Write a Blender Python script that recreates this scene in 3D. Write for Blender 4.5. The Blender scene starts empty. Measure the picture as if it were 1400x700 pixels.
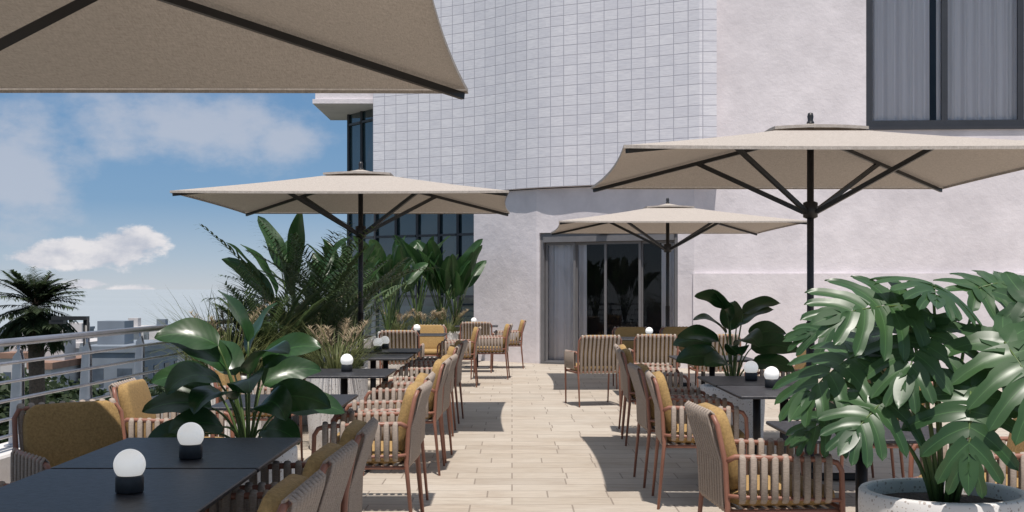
import bpy, math, random
from mathutils import Vector, Matrix, Quaternion
R = random.Random(7)
sc = bpy.context.scene
pi = math.pi
def V(*a): return Vector(a)

# ------------------------------------------------------------------ materials
def newmat(name):
    m = bpy.data.materials.new(name); m.use_nodes = True
    nt = m.node_tree
    b = nt.nodes['Principled BSDF']
    return m, nt, b
def N(nt, t, **kw):
    n = nt.nodes.new(t)
    for k, v in kw.items(): setattr(n, k, v)
    return n
def ramp(nt, fac, stops):
    r = nt.nodes.new('ShaderNodeValToRGB')
    e = r.color_ramp.elements
    while len(e) < len(stops): e.new(0.5)
    for i, (p, c) in enumerate(stops):
        e[i].position = p
        e[i].color = c if len(c) == 4 else (*c, 1)
    nt.links.new(fac, r.inputs[0]); return r.outputs[0]
def mixc(nt, f, a, b, mode='MIX'):
    m = nt.nodes.new('ShaderNodeMix'); m.data_type = 'RGBA'; m.blend_type = mode
    for s, v in ((0, f), (6, a), (7, b)):
        if isinstance(v, bpy.types.NodeSocket): nt.links.new(v, m.inputs[s])
        else:
            m.inputs[s].default_value = v if s == 0 else (*v, 1) if len(v) == 3 else v
    return m.outputs[2]
def noise(nt, scale, vec=None, detail=3, rough=0.55, coord='Object', sx=None):
    n = nt.nodes.new('ShaderNodeTexNoise')
    n.inputs['Scale'].default_value = scale; n.inputs['Detail'].default_value = detail
    n.inputs['Roughness'].default_value = rough
    if vec is None:
        tc = nt.nodes.new('ShaderNodeTexCoord'); vec = tc.outputs[coord]
    if sx:
        mp = nt.nodes.new('ShaderNodeMapping'); mp.inputs['Scale'].default_value = sx
        nt.links.new(vec, mp.inputs[0]); vec = mp.outputs[0]
    nt.links.new(vec, n.inputs['Vector']); return n.outputs['Fac']
def bump(nt, b, h, strength=0.3, dist=0.01):
    bp = nt.nodes.new('ShaderNodeBump'); bp.inputs['Strength'].default_value = strength
    bp.inputs['Distance'].default_value = dist
    nt.links.new(h, bp.inputs['Height']); nt.links.new(bp.outputs[0], b.inputs['Normal'])
def N_scale(nt, s, k):
    a = N(nt, 'ShaderNodeMath', operation='MULTIPLY'); nt.links.new(s, a.inputs[0]); a.inputs[1].default_value = k
    return a.outputs[0]
def simple(name, col, rough=0.6, nscale=8, var=0.15, bs=0.15, bscale=60, metal=0, bd=0.004, spec=None, sx=None):
    m, nt, b = newmat(name)
    f = noise(nt, nscale, sx=sx)
    d = tuple(c * (1 - var) for c in col); l = tuple(min(1, c * (1 + var)) for c in col)
    nt.links.new(ramp(nt, f, [(0.3, d), (0.7, l)]), b.inputs['Base Color'])
    b.inputs['Roughness'].default_value = rough; b.inputs['Metallic'].default_value = metal
    if spec is not None: b.inputs['Specular IOR Level'].default_value = spec
    if bs: bump(nt, b, noise(nt, bscale, detail=2), bs, bd)
    return m
def mat_leaf(name, dark, light, rough=0.38, veins=True, trans=0.25, vstr=.35, freq=70, bs=.1):
    m, nt, b = newmat(name)
    tc = nt.nodes.new('ShaderNodeTexCoord')
    f = noise(nt, 4.0, detail=2)
    col = ramp(nt, f, [(0.35, dark), (0.7, light)])
    if veins:
        sep = nt.nodes.new('ShaderNodeSeparateXYZ'); nt.links.new(tc.outputs['UV'], sep.inputs[0])
        a = N(nt, 'ShaderNodeMath', operation='SUBTRACT'); nt.links.new(sep.outputs[0], a.inputs[0]); a.inputs[1].default_value = 0.5
        ab = N(nt, 'ShaderNodeMath', operation='ABSOLUTE'); nt.links.new(a.outputs[0], ab.inputs[0])
        lt = N(nt, 'ShaderNodeMath', operation='LESS_THAN'); nt.links.new(ab.outputs[0], lt.inputs[0]); lt.inputs[1].default_value = 0.018
        k = N(nt, 'ShaderNodeMath', operation='MULTIPLY_ADD'); nt.links.new(ab.outputs[0], k.inputs[0]); k.inputs[1].default_value = -0.5
        nt.links.new(sep.outputs[1], k.inputs[2])
        s = N(nt, 'ShaderNodeMath', operation='MULTIPLY'); nt.links.new(k.outputs[0], s.inputs[0]); s.inputs[1].default_value = freq
        sn = N(nt, 'ShaderNodeMath', operation='SINE'); nt.links.new(s.outputs[0], sn.inputs[0])
        v2 = N(nt, 'ShaderNodeMapRange'); nt.links.new(sn.outputs[0], v2.inputs[0]); v2.inputs[1].default_value = -1; v2.inputs[2].default_value = 1
        dk = tuple(c * 0.8 for c in dark)
        col = mixc(nt, N_scale(nt, v2.outputs[0], vstr), col, dk)
        col = mixc(nt, N_scale(nt, lt.outputs[0], 0.5), col, tuple(min(1, c * 2.0) for c in light))
        if bs: bump(nt, b, v2.outputs[0], bs, 0.003)
    nt.links.new(col, b.inputs['Base Color'])
    b.inputs['Roughness'].default_value = rough
    tr = nt.nodes.new('ShaderNodeBsdfTranslucent')
    nt.links.new(mixc(nt, 0.5, col, tuple(min(1, c * 2) for c in light)), tr.inputs[0])
    mx = nt.nodes.new('ShaderNodeMixShader'); mx.inputs[0].default_value = trans
    nt.links.new(b.outputs[0], mx.inputs[1]); nt.links.new(tr.outputs[0], mx.inputs[2])
    nt.links.new(mx.outputs[0], nt.nodes['Material Output'].inputs[0])
    return m

M = {}
M['rope'] = simple('rope', (0.33, 0.272, 0.228), 0.9, 1, 0.25, 0, sx=(60, 60, 420))
M['frame'] = simple('terracotta_metal', (0.27, 0.12, 0.082), 0.45, 20, 0.1, 0)
M['cushion'] = simple('mustard_fabric', (0.35, 0.225, 0.09), 0.95, 90, 0.22, 0.5, 260, bd=0.003)
M['table'] = simple('dark_slate', (0.024, 0.025, 0.031), 0.45, 35, 0.6, 0.35, 90, spec=0.4)
M['black'] = simple('black_metal', (0.016, 0.016, 0.018), 0.42, 10, 0.15, 0)
M['steel'] = simple('brushed_steel', (0.42, 0.43, 0.47), 0.34, 10, 0.1, 0, metal=0.85)
M['soil'] = simple('soil', (0.05, 0.035, 0.025), 1.0, 30, 0.4, 0.8, 60, bd=0.02)
M['lampbase'] = simple('lamp_base_dark', (0.02, 0.022, 0.025), 0.5, 20, 0.2, 0)
M['stem'] = simple('plant_stem', (0.08, 0.13, 0.035), 0.5, 8, 0.25, 0)
M['bark'] = simple('bark', (0.12, 0.085, 0.06), 0.95, 12, 0.4, 0.8, 20, bd=0.03)
M['leaf_big'] = mat_leaf('leaf_big', (0.016, 0.045, 0.015), (0.032, 0.085, 0.024), 0.30, trans=.15, vstr=.25, freq=55, bs=.05)
M['leaf_mon'] = mat_leaf('leaf_monstera', (0.026, 0.066, 0.024), (0.054, 0.115, 0.04), 0.36, trans=0.22, vstr=.0, bs=0)
M['leaf_strel'] = mat_leaf('leaf_strelitzia', (0.016, 0.048, 0.016), (0.04, 0.10, 0.026), 0.4)
M['leaf_palm'] = mat_leaf('leaf_palm', (0.04, 0.075, 0.03), (0.10, 0.15, 0.06), 0.5, veins=False)
M['grass'] = mat_leaf('grass_blades', (0.06, 0.085, 0.025), (0.17, 0.19, 0.075), 0.7, veins=False)
M['plume'] = mat_leaf('plume', (0.33, 0.26, 0.17), (0.46, 0.38, 0.27), 0.95, veins=False)
M['leaf_tree'] = mat_leaf('leaf_tree', (0.02, 0.035, 0.015), (0.045, 0.07, 0.025), 0.7, veins=False)
m, nt, b = newmat('opal_glass')
b.inputs['Roughness'].default_value = 0.25
b.inputs['Emission Color'].default_value = (1, 0.97, 0.92, 1); b.inputs['Emission Strength'].default_value = 0.4
nt.links.new(ramp(nt, noise(nt, 5), [(0, (0.82, 0.82, 0.8)), (1, (0.88, 0.88, 0.86))]), b.inputs['Base Color'])
M['opal'] = m
m, nt, b = newmat('canopy_fabric')
tc = nt.nodes.new('ShaderNodeTexCoord')
f1 = noise(nt, 1, tc.outputs['Object'], 3, 0.7, sx=(30, 260, 60)); f2 = noise(nt, 1, tc.outputs['Object'], 3, 0.6, sx=(260, 30, 60))
ad = N(nt, 'ShaderNodeMath', operation='ADD'); nt.links.new(f1, ad.inputs[0]); nt.links.new(f2, ad.inputs[1])
hf = N_scale(nt, ad.outputs[0], 0.5)
col = ramp(nt, hf, [(0.38, (0.36, 0.32, 0.285)), (0.62, (0.54, 0.49, 0.445))])
nt.links.new(col, b.inputs['Base Color']); b.inputs['Roughness'].default_value = 0.95
b.inputs['Specular IOR Level'].default_value = 0.1
bump(nt, b, hf, 0.35, 0.002)
tr = nt.nodes.new('ShaderNodeBsdfTranslucent'); nt.links.new(mixc(nt, 1.0, col, (0.78, 0.72, 0.66), 'MULTIPLY'), tr.inputs[0])
mx = nt.nodes.new('ShaderNodeMixShader'); mx.inputs[0].default_value = 0.10
nt.links.new(b.outputs[0], mx.inputs[1]); nt.links.new(tr.outputs[0], mx.inputs[2])
nt.links.new(mx.outputs[0], nt.nodes['Material Output'].inputs[0])
M['canopy'] = m
def mat_stucco(name, c1, c2):
    m, nt, b = newmat(name)
    f = noise(nt, 1.3, detail=6, rough=0.65)
    nt.links.new(ramp(nt, f, [(0.3, c1), (0.68, c2)]), b.inputs['Base Color'])
    b.inputs['Roughness'].default_value = 0.9
    a = noise(nt, 4, detail=6, rough=0.7)
    bump(nt, b, a, 0.45, 0.03)
    return m
M['stucco'] = mat_stucco('stucco', (0.60, 0.56, 0.58), (0.76, 0.71, 0.73))
M['parapet'] = mat_stucco('parapet_render', (0.60, 0.58, 0.57), (0.72, 0.70, 0.69))
m, nt, b = newmat('facade_tiles')
tc = nt.nodes.new('ShaderNodeTexCoord')
br = nt.nodes.new('ShaderNodeTexBrick'); br.offset = 0.0; br.squash = 1.0
nt.links.new(tc.outputs['UV'], br.inputs['Vector'])
br.inputs['Color1'].default_value = (0.70, 0.69, 0.735, 1); br.inputs['Color2'].default_value = (0.79, 0.775, 0.81, 1)
br.inputs['Mortar'].default_value = (0.38, 0.375, 0.43, 1)
br.inputs['Scale'].default_value = 1; br.inputs['Mortar Size'].default_value = 0.007; br.inputs['Mortar Smooth'].default_value = 0.3
br.inputs['Brick Width'].default_value = 0.27; br.inputs['Row Height'].default_value = 0.185; br.inputs['Bias'].default_value = -0.1
st = noise(nt, 1, tc.outputs['UV'], 5, 0.7, sx=(5, 40, 1))
nt.links.new(mixc(nt, ramp(nt, st, [(.42, (0, 0, 0)), (.72, (.55, .55, .55))]), br.outputs['Color'], (0.49, 0.48, 0.545)), b.inputs['Base Color'])
b.inputs['Roughness'].default_value = 0.75
inv = N(nt, 'ShaderNodeMath', operation='SUBTRACT'); inv.inputs[0].default_value = 1; nt.links.new(br.outputs['Fac'], inv.inputs[1])
s = N(nt, 'ShaderNodeMath', operation='MULTIPLY_ADD'); nt.links.new(st, s.inputs[0]); s.inputs[1].default_value = 0.5; nt.links.new(inv.outputs[0], s.inputs[2])
bump(nt, b, s.outputs[0], 0.6, 0.012)
M['tiles'] = m
m, nt, b = newmat('travertine_planks')
tc = nt.nodes.new('ShaderNodeTexCoord')
br = nt.nodes.new('ShaderNodeTexBrick'); br.offset = 0.41; br.offset_frequency = 2; br.squash = 0.62; br.squash_frequency = 3
nt.links.new(tc.outputs['Object'], br.inputs['Vector'])
br.inputs['Color1'].default_value = (0.0, 0.0, 0.0, 1); br.inputs['Color2'].default_value = (1, 1, 1, 1); br.inputs['Mortar'].default_value = (0.5, 0.5, 0.5, 1)
br.inputs['Scale'].default_value = 1; br.inputs['Mortar Size'].default_value = 0.006; br.inputs['Mortar Smooth'].default_value = 0.2
br.inputs['Brick Width'].default_value = 0.66; br.inputs['Row Height'].default_value = 0.27
pc = ramp(nt, br.outputs['Color'], [(0.0, (0.345, 0.29, 0.23)), (0.35, (0.48, 0.415, 0.34)), (0.7, (0.41, 0.35, 0.28)), (1.0, (0.53, 0.475, 0.40))])
g = noise(nt, 1, tc.outputs['Object'], 6, 0.72, sx=(4, 30, 1))
pc = mixc(nt, ramp(nt, g, [(0.42, (0, 0, 0)), (0.70, (0.8, 0.8, 0.8))]), pc, (0.27, 0.215, 0.165))
g2 = noise(nt, 1.1, tc.outputs['Object'], 5, 0.65)
pc = mixc(nt, ramp(nt, g2, [(.35, (0, 0, 0)), (.75, (.6, .6, .6))]), pc, (0.53, 0.49, 0.43))
pc = mixc(nt, N_scale(nt, br.outputs['Fac'], .75), pc, (0.19, 0.155, 0.125))
nt.links.new(pc, b.inputs['Base Color'])
rr = N(nt, 'ShaderNodeMapRange'); nt.links.new(g, rr.inputs[0]); rr.inputs[3].default_value = 0.55; rr.inputs[4].default_value = 0.85
nt.links.new(rr.outputs[0], b.inputs['Roughness'])
s = N(nt, 'ShaderNodeMath', operation='MULTIPLY_ADD'); nt.links.new(br.outputs['Fac'], s.inputs[0]); s.inputs[1].default_value = -1.5; nt.links.new(g, s.inputs[2])
bump(nt, b, s.outputs[0], 0.3, 0.004)
M['floor'] = m
m, nt, b = newmat('terrazzo')
tc = nt.nodes.new('ShaderNodeTexCoord')
base = ramp(nt, noise(nt, 3), [(0.3, (0.62, 0.60, 0.58)), (0.7, (0.72, 0.70, 0.68))])
for scl, th, cc in ((40, 0.20, (0.38, 0.33, 0.30)), (75, 0.22, (0.46, 0.41, 0.37))):
    vo = nt.nodes.new('ShaderNodeTexVoronoi'); vo.inputs['Scale'].default_value = scl
    nt.links.new(tc.outputs['Object'], vo.inputs['Vector'])
    lt = N(nt, 'ShaderNodeMath', operation='LESS_THAN'); nt.links.new(vo.outputs['Distance'], lt.inputs[0]); lt.inputs[1].default_value = th
    base = mixc(nt, lt.outputs[0], base, cc)
nt.links.new(base, b.inputs['Base Color']); b.inputs['Roughness'].default_value = 0.6
M['terrazzo'] = m
m, nt, b = newmat('curtain_wall_glass')
nt.links.new(ramp(nt, noise(nt, 0.6), [(0.3, (0.015, 0.03, 0.04)), (0.7, (0.04, 0.07, 0.085))]), b.inputs['Base Color'])
b.inputs['Roughness'].default_value = 0.04; b.inputs['Specular IOR Level'].default_value = 0.8; b.inputs['IOR'].default_value = 1.7
bump(nt, b, noise(nt, 0.8), 0.05, 0.05)
M['glass'] = m
m, nt, b = newmat('window_glass')
tp = nt.nodes.new('ShaderNodeBsdfTransparent'); tp.inputs[0].default_value = (0.97, 0.97, 0.98, 1)
gl = nt.nodes.new('ShaderNodeBsdfGlossy'); gl.inputs['Roughness'].default_value = 0.02
fr = nt.nodes.new('ShaderNodeFresnel'); fr.inputs[0].default_value = 1.45
mx = nt.nodes.new('ShaderNodeMixShader'); nt.links.new(fr.outputs[0], mx.inputs[0])
nt.links.new(tp.outputs[0], mx.inputs[1]); nt.links.new(gl.outputs[0], mx.inputs[2])
nt.links.new(mx.outputs[0], nt.nodes['Material Output'].inputs[0])
M['wglass'] = m
m, nt, b = newmat('curtain_fabric')
nt.links.new(ramp(nt, noise(nt, 1, sx=(40, 40, 1)), [(0.3, (0.80, 0.77, 0.78)), (0.7, (0.88, 0.85, 0.86))]), b.inputs['Base Color']); b.inputs['Roughness'].default_value = 0.95
M['curtain'] = m
M['dark'] = simple('dark_interior', (0.03, 0.03, 0.035), 0.8, 2, 0.3, 0)
M['alu'] = simple('grey_aluminium', (0.16, 0.155, 0.16), 0.45, 5, 0.08, 0)
M['frame_dark'] = simple('dark_window_frame', (0.035, 0.037, 0.045), 0.45, 5, 0.1, 0)
M['city_white'] = simple('city_render', (0.50, 0.48, 0.48), 0.9, 0.5, 0.12, 0)
M['city_grey'] = simple('city_grey', (0.19, 0.22, 0.26), 0.8, 0.5, 0.12, 0)
M['city_roof'] = simple('city_roof', (0.25, 0.15, 0.11), 0.9, 1, 0.2, 0)
M['city_win'] = simple('city_window', (0.07, 0.09, 0.12), 0.2, 1, 0.3, 0)
M['ground'] = simple('ground_mixed', (0.13, 0.14, 0.11), 0.95, 0.05, 0.4, 0)
m, nt, b = newmat('hazy_sea')
nt.links.new(ramp(nt, noise(nt, 0.004), [(0.3, (0.29, 0.33, 0.36)), (0.7, (0.32, 0.36, 0.39))]), b.inputs['Base Color'])  # pale base colour carries the distance haze, to blend into the low sky
b.inputs['Roughness'].default_value = 0.8
M['sea'] = m

# ------------------------------------------------------------------ mesh buffer
class MB:
    def __init__(s): s.v = []; s.f = []; s.m = []; s.sm = []; s.uv = []
    def add(s, verts, faces, mi=0, smooth=False, uvs=None):
        o = len(s.v); s.v += [tuple(p) for p in verts]
        s.uv += uvs if uvs else [(0.3, 0.5)] * len(verts)
        for f in faces: s.f.append([o + i for i in f]); s.m.append(mi); s.sm.append(smooth)
    def box(s, c, sz, mi=0, rot=None):
        x, y, z = [a / 2 for a in sz]
        p = [V(a * x, b * y, d * z) for a in (-1, 1) for b in (-1, 1) for d in (-1, 1)]
        if rot: p = [rot @ q for q in p]
        p = [q + V(*c) for q in p]
        s.add(p, [(0, 1, 3, 2), (4, 6, 7, 5), (0, 4, 5, 1), (2, 3, 7, 6), (0, 2, 6, 4), (1, 5, 7, 3)], mi)
    def bbox(s, c, sz, r, mi=0):
        x, y, z = [a / 2 for a in sz]; cx, cy, cz = c; P = []
        for zz, ins in ((-z, r), (-z + r, 0), (z - r, 0), (z, r)):
            a, b_ = x - ins, y - ins; k = r * 1.5
            P.append([(cx + u, cy + w, cz + zz) for u, w in ((-a + k, -b_), (a - k, -b_), (a, -b_ + k), (a, b_ - k), (a - k, b_), (-a + k, b_), (-a, b_ - k), (-a, -b_ + k))])
        vs = sum(P, []); fs = []
        for l in range(3):
            for i in range(8): j = (i + 1) % 8; fs.append((l * 8 + i, l * 8 + j, l * 8 + 8 + j, l * 8 + 8 + i))
        fs.append(tuple(range(7, -1, -1))); fs.append(tuple(range(24, 32)))
        s.add(vs, fs, mi)
    def tube(s, pts, r, n=8, mi=0, cap=True, flat=None):
        pts = [V(*p) for p in pts]; k = len(pts); vs = []; up = V(0, 0, 1)
        rr = r if isinstance(r, (list, tuple)) else [r] * k; prev = None
        for i, p in enumerate(pts):
            d = (pts[min(i + 1, k - 1)] - pts[max(i - 1, 0)]).normalized()
            if flat is not None: a = (V(*flat) - d * d.dot(V(*flat))).normalized()
            elif prev is None:
                a = d.cross(up)
                if a.length < 0.05: a = d.cross(V(0, 1, 0))
                a.normalize()
            else: a = (prev - d * prev.dot(d)).normalized()
            prev = a; b_ = d.cross(a); fy = .45 if flat is not None else 1
            for j in range(n):
                t = 2 * pi * j / n; vs.append(p + (a * math.cos(t) + b_ * math.sin(t) * fy) * rr[i])
        fs = [(i * n + j, i * n + (j + 1) % n, (i + 1) * n + (j + 1) % n, (i + 1) * n + j) for i in range(k - 1) for j in range(n)]
        if cap: fs += [tuple(range(n - 1, -1, -1)), tuple((k - 1) * n + j for j in range(n))]
        s.add(vs, fs, mi, True)
    def lathe(s, prof, c=(0, 0, 0), n=40, mi=0, smooth=True):
        vs = []; k = len(prof)
        for r, z in prof:
            for j in range(n): t = 2 * pi * j / n; vs.append((c[0] + r * math.cos(t), c[1] + r * math.sin(t), c[2] + z))
        fs = [(i * n + j, i * n + (j + 1) % n, (i + 1) * n + (j + 1) % n, (i + 1) * n + j) for i in range(k - 1) for j in range(n)]
        s.add(vs, fs, mi, smooth)
    def sell(s, c, sz, e=0.35, mi=0, rot=None, n=20):
        def sp(x, p): return math.copysign(abs(x) ** p, x)
        vs = []; h = n // 2
        for i in range(h + 1):
            ph = -pi / 2 + pi * i / h
            for j in range(n):
                th = 2 * pi * j / n
                q = V(sp(math.cos(ph), e) * sp(math.cos(th), e) * sz[0] / 2, sp(math.cos(ph), e) * sp(math.sin(th), e) * sz[1] / 2, sp(math.sin(ph), 0.6) * sz[2] / 2)
                if rot: q = rot @ q
                vs.append(q + V(*c))
        fs = [(i * n + j, i * n + (j + 1) % n, (i + 1) * n + (j + 1) % n, (i + 1) * n + j) for i in range(h) for j in range(n)]
        s.add(vs, fs, mi, True)
    def mesh(s, name, mats):
        me = bpy.data.meshes.new(name); me.from_pydata(s.v, [], s.f)
        for m in mats: me.materials.append(M[m])
        me.polygons.foreach_set('material_index', s.m); me.polygons.foreach_set('use_smooth', s.sm)
        ul = me.uv_layers.new(name='UVMap'); d = []
        for f in s.f:
            for i in f: d += s.uv[i]
        ul.data.foreach_set('uv', d); me.update(); return me
    def obj(s, name, mats, loc=(0, 0, 0), rz=0):
        return place(s.mesh(name, mats), name, loc, rz)
def place(me, name, loc=(0, 0, 0), rz=0, sc_=1):
    o = bpy.data.objects.new(name, me); sc.collection.objects.link(o)
    o.location = loc; o.rotation_euler = (0, 0, rz)
    o.scale = (sc_,) * 3
    return o

# ------------------------------------------------------------------ chair (faces +Y)
def chair_mesh():
    b = MB()  # 0 frame 1 rope 2 cushion
    for sx in (-1, 1):
        b.tube([(sx * .262, -.268, .63), (sx * .28, -.235, .65), (sx * .288, -.1, .645), (sx * .288, .18, .635), (sx * .286, .228, .62), (sx * .283, .25, .585), (sx * .278, .256, .46), (sx * .268, .272, .0)],
               [.013] * 7 + [.009], 8, 0)
        b.tube([(sx * .265, -.262, .475), (sx * .284, -.2, .47), (sx * .284, .2, .455), (sx * .278, .254, .45)], .010, 6, 0)
        b.tube([(sx * .25, -.30, 0), (sx * .255, -.262, .42), (sx * .262, -.275, .62), (sx * .258, -.31, .79), (sx * .235, -.322, .825), (sx * .2, -.326, .83), (0, -.335, .83)], [.009, .013, .013, .012, .012, .012, .012], 8, 0)
        for k in range(9):
            y = -.205 + k * .049
            x = .288
            b.tube([(sx * (x - .004), y, .444), (sx * (x + .011), y, .46), (sx * (x + .013), y, .55), (sx * (x + .012), y, .64), (sx * (x + .0), y, .656), (sx * (x - .014), y, .64), (sx * (x - .011), y, .55), (sx * (x - .012), y, .46)], .0155, 8, 1, flat=(0, 1, 0))
        b.tube([(sx * .245, -.25, .40), (sx * .26, .25, .40)], .011, 6, 0)
    b.tube([(-.26, -.26, .41), (.26, -.26, .41)], .011, 6, 0)
    b.tube([(-.27, .255, .41), (.27, .255, .41)], .011, 6, 0)
    for k in range(10):
        x = -.222 + k * .444 / 9
        b.tube([(x, -.262, .395), (x, -.278, .42), (x, -.285, .62), (x, -.345, .81), (x, -.350, .836), (x, -.335, .85), (x, -.320, .836), (x, -.318, .81), (x, -.27, .62), (x, -.25, .42)], .0155, 8, 1, flat=(1, 0, 0))
    for k in range(9):
        y = -.22 + k * .055; b.box((0, y, .408), (.5, .03, .008), 1)
    b.sell((0, .01, .455), (.50, .50, .085), .3, 2)
    b.sell((0, -.243, .665), (.465, .075, .385), .25, 2, Matrix.Rotation(math.radians(14), 3, 'X'))
    return b.mesh('dining_chair', ['frame', 'rope', 'cushion'])
CH = chair_mesh()
def chair(x, y, face, jitter=3):
    base = {'F': 0, 'L': 90, 'B': 180, 'R': -90}[face] if isinstance(face, str) else face
    place(CH, 'dining_chair', (x, y, 0), math.radians(base + R.uniform(-jitter, jitter)))

# ------------------------------------------------------------------ tables
def table(x0, x1, y0, y1):
    w, d = x1 - x0, y1 - y0; b = MB()
    b.bbox((0, 0, .741), (w, d, .018), .004, 0)
    b.tube([(0, 0, .012), (0, 0, .73)], .028, 16, 1)
    b.box((0, 0, .724), (.34, .05, .014), 1); b.box((0, 0, .7235), (.05, .34, .0135), 1)
    b.bbox((0, 0, .009), (.44, .44, .018), .005, 1)
    b.obj('cafe_table', ['table', 'black'], ((x0 + x1) / 2, (y0 + y1) / 2, 0))
def lamp(x, y):
    b = MB()
    b.lathe([(0, 0), (.041, 0), (.044, .004), (.044, .05), (.041, .055), (0, .055)], n=28, mi=0)
    pr = [(.05 * math.cos(a), .088 + .05 * math.sin(a)) for a in [math.radians(-40 + i * 130 / 14) for i in range(15)]]
    b.lathe([(0.035, .054)] + pr, n=28, mi=1)
    b.obj('table_lamp', ['lampbase', 'opal'], (x, y, .7515))

for t in ((-1.68, -.92, 4.38, 5.28), (-1.68, -.92, 3.45, 4.36), (-1.68, -.95, 6.62, 7.45), (-1.68, -.94, 9.0, 9.85),
          (-1.7, -.98, 11.25, 12.05), (-1.7, -.98, 12.4, 13.2), (-1.75, -.95, 16.9, 17.7), (-1.0, -.25, 21.0, 21.75),
          (1.25, 1.98, 5.2, 5.95), (1.38, 2.1, 7.3, 8.13), (1.38, 2.1, 8.16, 9.0), (1.53, 2.25, 11.0, 11.8), (1.4, 2.15, 15.6, 16.4), (2.17, 2.9, 15.6, 16.4)):
    table(*t)
for l in ((-1.22, 3.85), (-1.23, 4.62), (-1.3, 9.5), (-1.4, 12.6), (-1.38, 13.1), (-1.37, 17.4), (-.68, 21.5), (1.7, 8.58), (1.71, 7.95), (1.83, 16.1)):
    lamp(*l)
for y in (3.42, 4.15, 4.9): chair(-.92, y, 'L')
for x, y in ((-.84, 7.0), (-.86, 7.75), (-.84, 9.3), (-.82, 9.95), (-.86, 11.7), (-.84, 12.8), (-.8, 17.4), (-.35, 18.9)): chair(x, y, 'L')
chair(-1.95, 5.62, -140, 0); chair(-2.0, 4.35, -100, 0); chair(-1.98, 7.2, 'R'); chair(-1.98, 9.5, 'R'); chair(-1.98, 12, 'R')
chair(-1.5, 16.3, 'F'); chair(-1.25, 18.1, 'B'); chair(-.6, 20.4, 'F'); chair(-.1, 21.4, 'L')
chair(1.21, 5.68, -86, 0); chair(1.24, 7.9, 'R'); chair(1.22, 8.75, 'R'); chair(1.32, 11.0, 'R'); chair(1.36, 11.8, 'R')
chair(.98, 14.6, 12, 0); chair(1.75, 14.9, 'F'); chair(1.72, 17.1, 'B'); chair(2.4, 17.2, 'B'); chair(2.5, 14.9, 'F')
chair(2.25, 5.75, 'L'); chair(2.35, 7.9, 'L'); chair(2.38, 8.7, 'L'); chair(2.5, 11.4, 'L')

# ------------------------------------------------------------------ umbrellas
def umbrella(x, y, s=1.55, ze=2.3, za=2.63, t=.47, rz=0, zr=2.0):
    b = MB(); n = 14
    def canopy(s, ze, za, inner, sag, off, conc=.028):
        for k in range(4):
            a = k * pi / 2; ca, sa = math.cos(a), math.sin(a); vs = []; m = 10
            for i in range(m + 1):
                v = inner + (1 - inner) * i / m
                for j in range(n + 1):
                    u = -1 + 2 * j / n
                    mid = 1 - u * u
                    rx = s * v * (1 - conc * mid * v); ry = s * v * u
                    z = za + (ze - za) * v - sag * mid * (v ** 1.2) * math.sin(pi * min(v, .999) * .62) + off - .012 * math.sin(pi * v)
                    z += .03 * mid * max(0, v - .5)
                    vs.append((rx * ca - ry * sa, rx * sa + ry * ca, z))
            fs = [(i * (n + 1) + j, (i + 1) * (n + 1) + j, (i + 1) * (n + 1) + j + 1, i * (n + 1) + j + 1) for i in range(m) for j in range(n)]
            b.add(vs, fs, 0, True)
            e = [vs[m * (n + 1) + j] for j in range(n + 1)]
            hv = [(p[0] * 1.001, p[1] * 1.001, p[2] + .002) for p in e] + [(p[0] * 1.002, p[1] * 1.002, p[2] - .02) for p in e]
            b.add(hv, [(j, j + 1, n + 2 + j, n + 1 + j) for j in range(n)], 0, True)
    canopy(s, ze, za, .10, .02, 0)
    canopy(.34, za - .05, za + .02, 0.0, .0, .0)
    b.tube([(0, 0, 0.05), (0, 0, za + .02)], .026, 16, 1)
    b.tube([(0, 0, 0.05), (0, 0, 1.15)], .032, 16, 1)
    b.lathe([(0, za + .10), (.018, za + .095), (.024, za + .07), (.02, za + .04), (.03, za + .02)], n=16, mi=1)
    b.lathe([(.03, zr - .07), (.055, zr - .06), (.055, zr + .05), (.03, zr + .06)], n=16, mi=1)
    b.lathe([(.03, za - .12), (.06, za - .11), (.06, za - .05), (.03, za - .04)], n=16, mi=1)
    for k in range(4):
        sx = 1 if k in (0, 1) else -1; sy = 1 if k in (0, 2) else -1
        top = V(0.04 * sx, .04 * sy, za - .05); end = V(sx * (s - .02), sy * (s - .02), ze - .012)
        mid = top.lerp(end, t)
        dirv = (end - top); L = dirv.length
        b.box((top + end) / 2 - V(0, 0, .022), (L, .022, .03), 1, dirv.to_track_quat('X', 'Z').to_matrix())
        hb = V(sx * .04, sy * .04, zr)
        b.box((mid + hb) / 2 - V(0, 0, .02), ((mid - hb).length, .024, .034), 1, (mid - hb).to_track_quat('X', 'Z').to_matrix())
    b.bbox((0, 0, .03), (.6, .6, .055), .01, 1)
    b.lathe([(.045, .05), (.045, .28), (.03, .3)], n=16, mi=1)
    b.obj('patio_umbrella', ['canopy', 'black'], (x, y, 0), rz)
umbrella(-1.85, 3.79, 1.65, t=.27, zr=2.10)
umbrella(-1.58, 12.6); umbrella(2.25, 9.1); umbrella(2.27, 17.6, 1.65)

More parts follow.
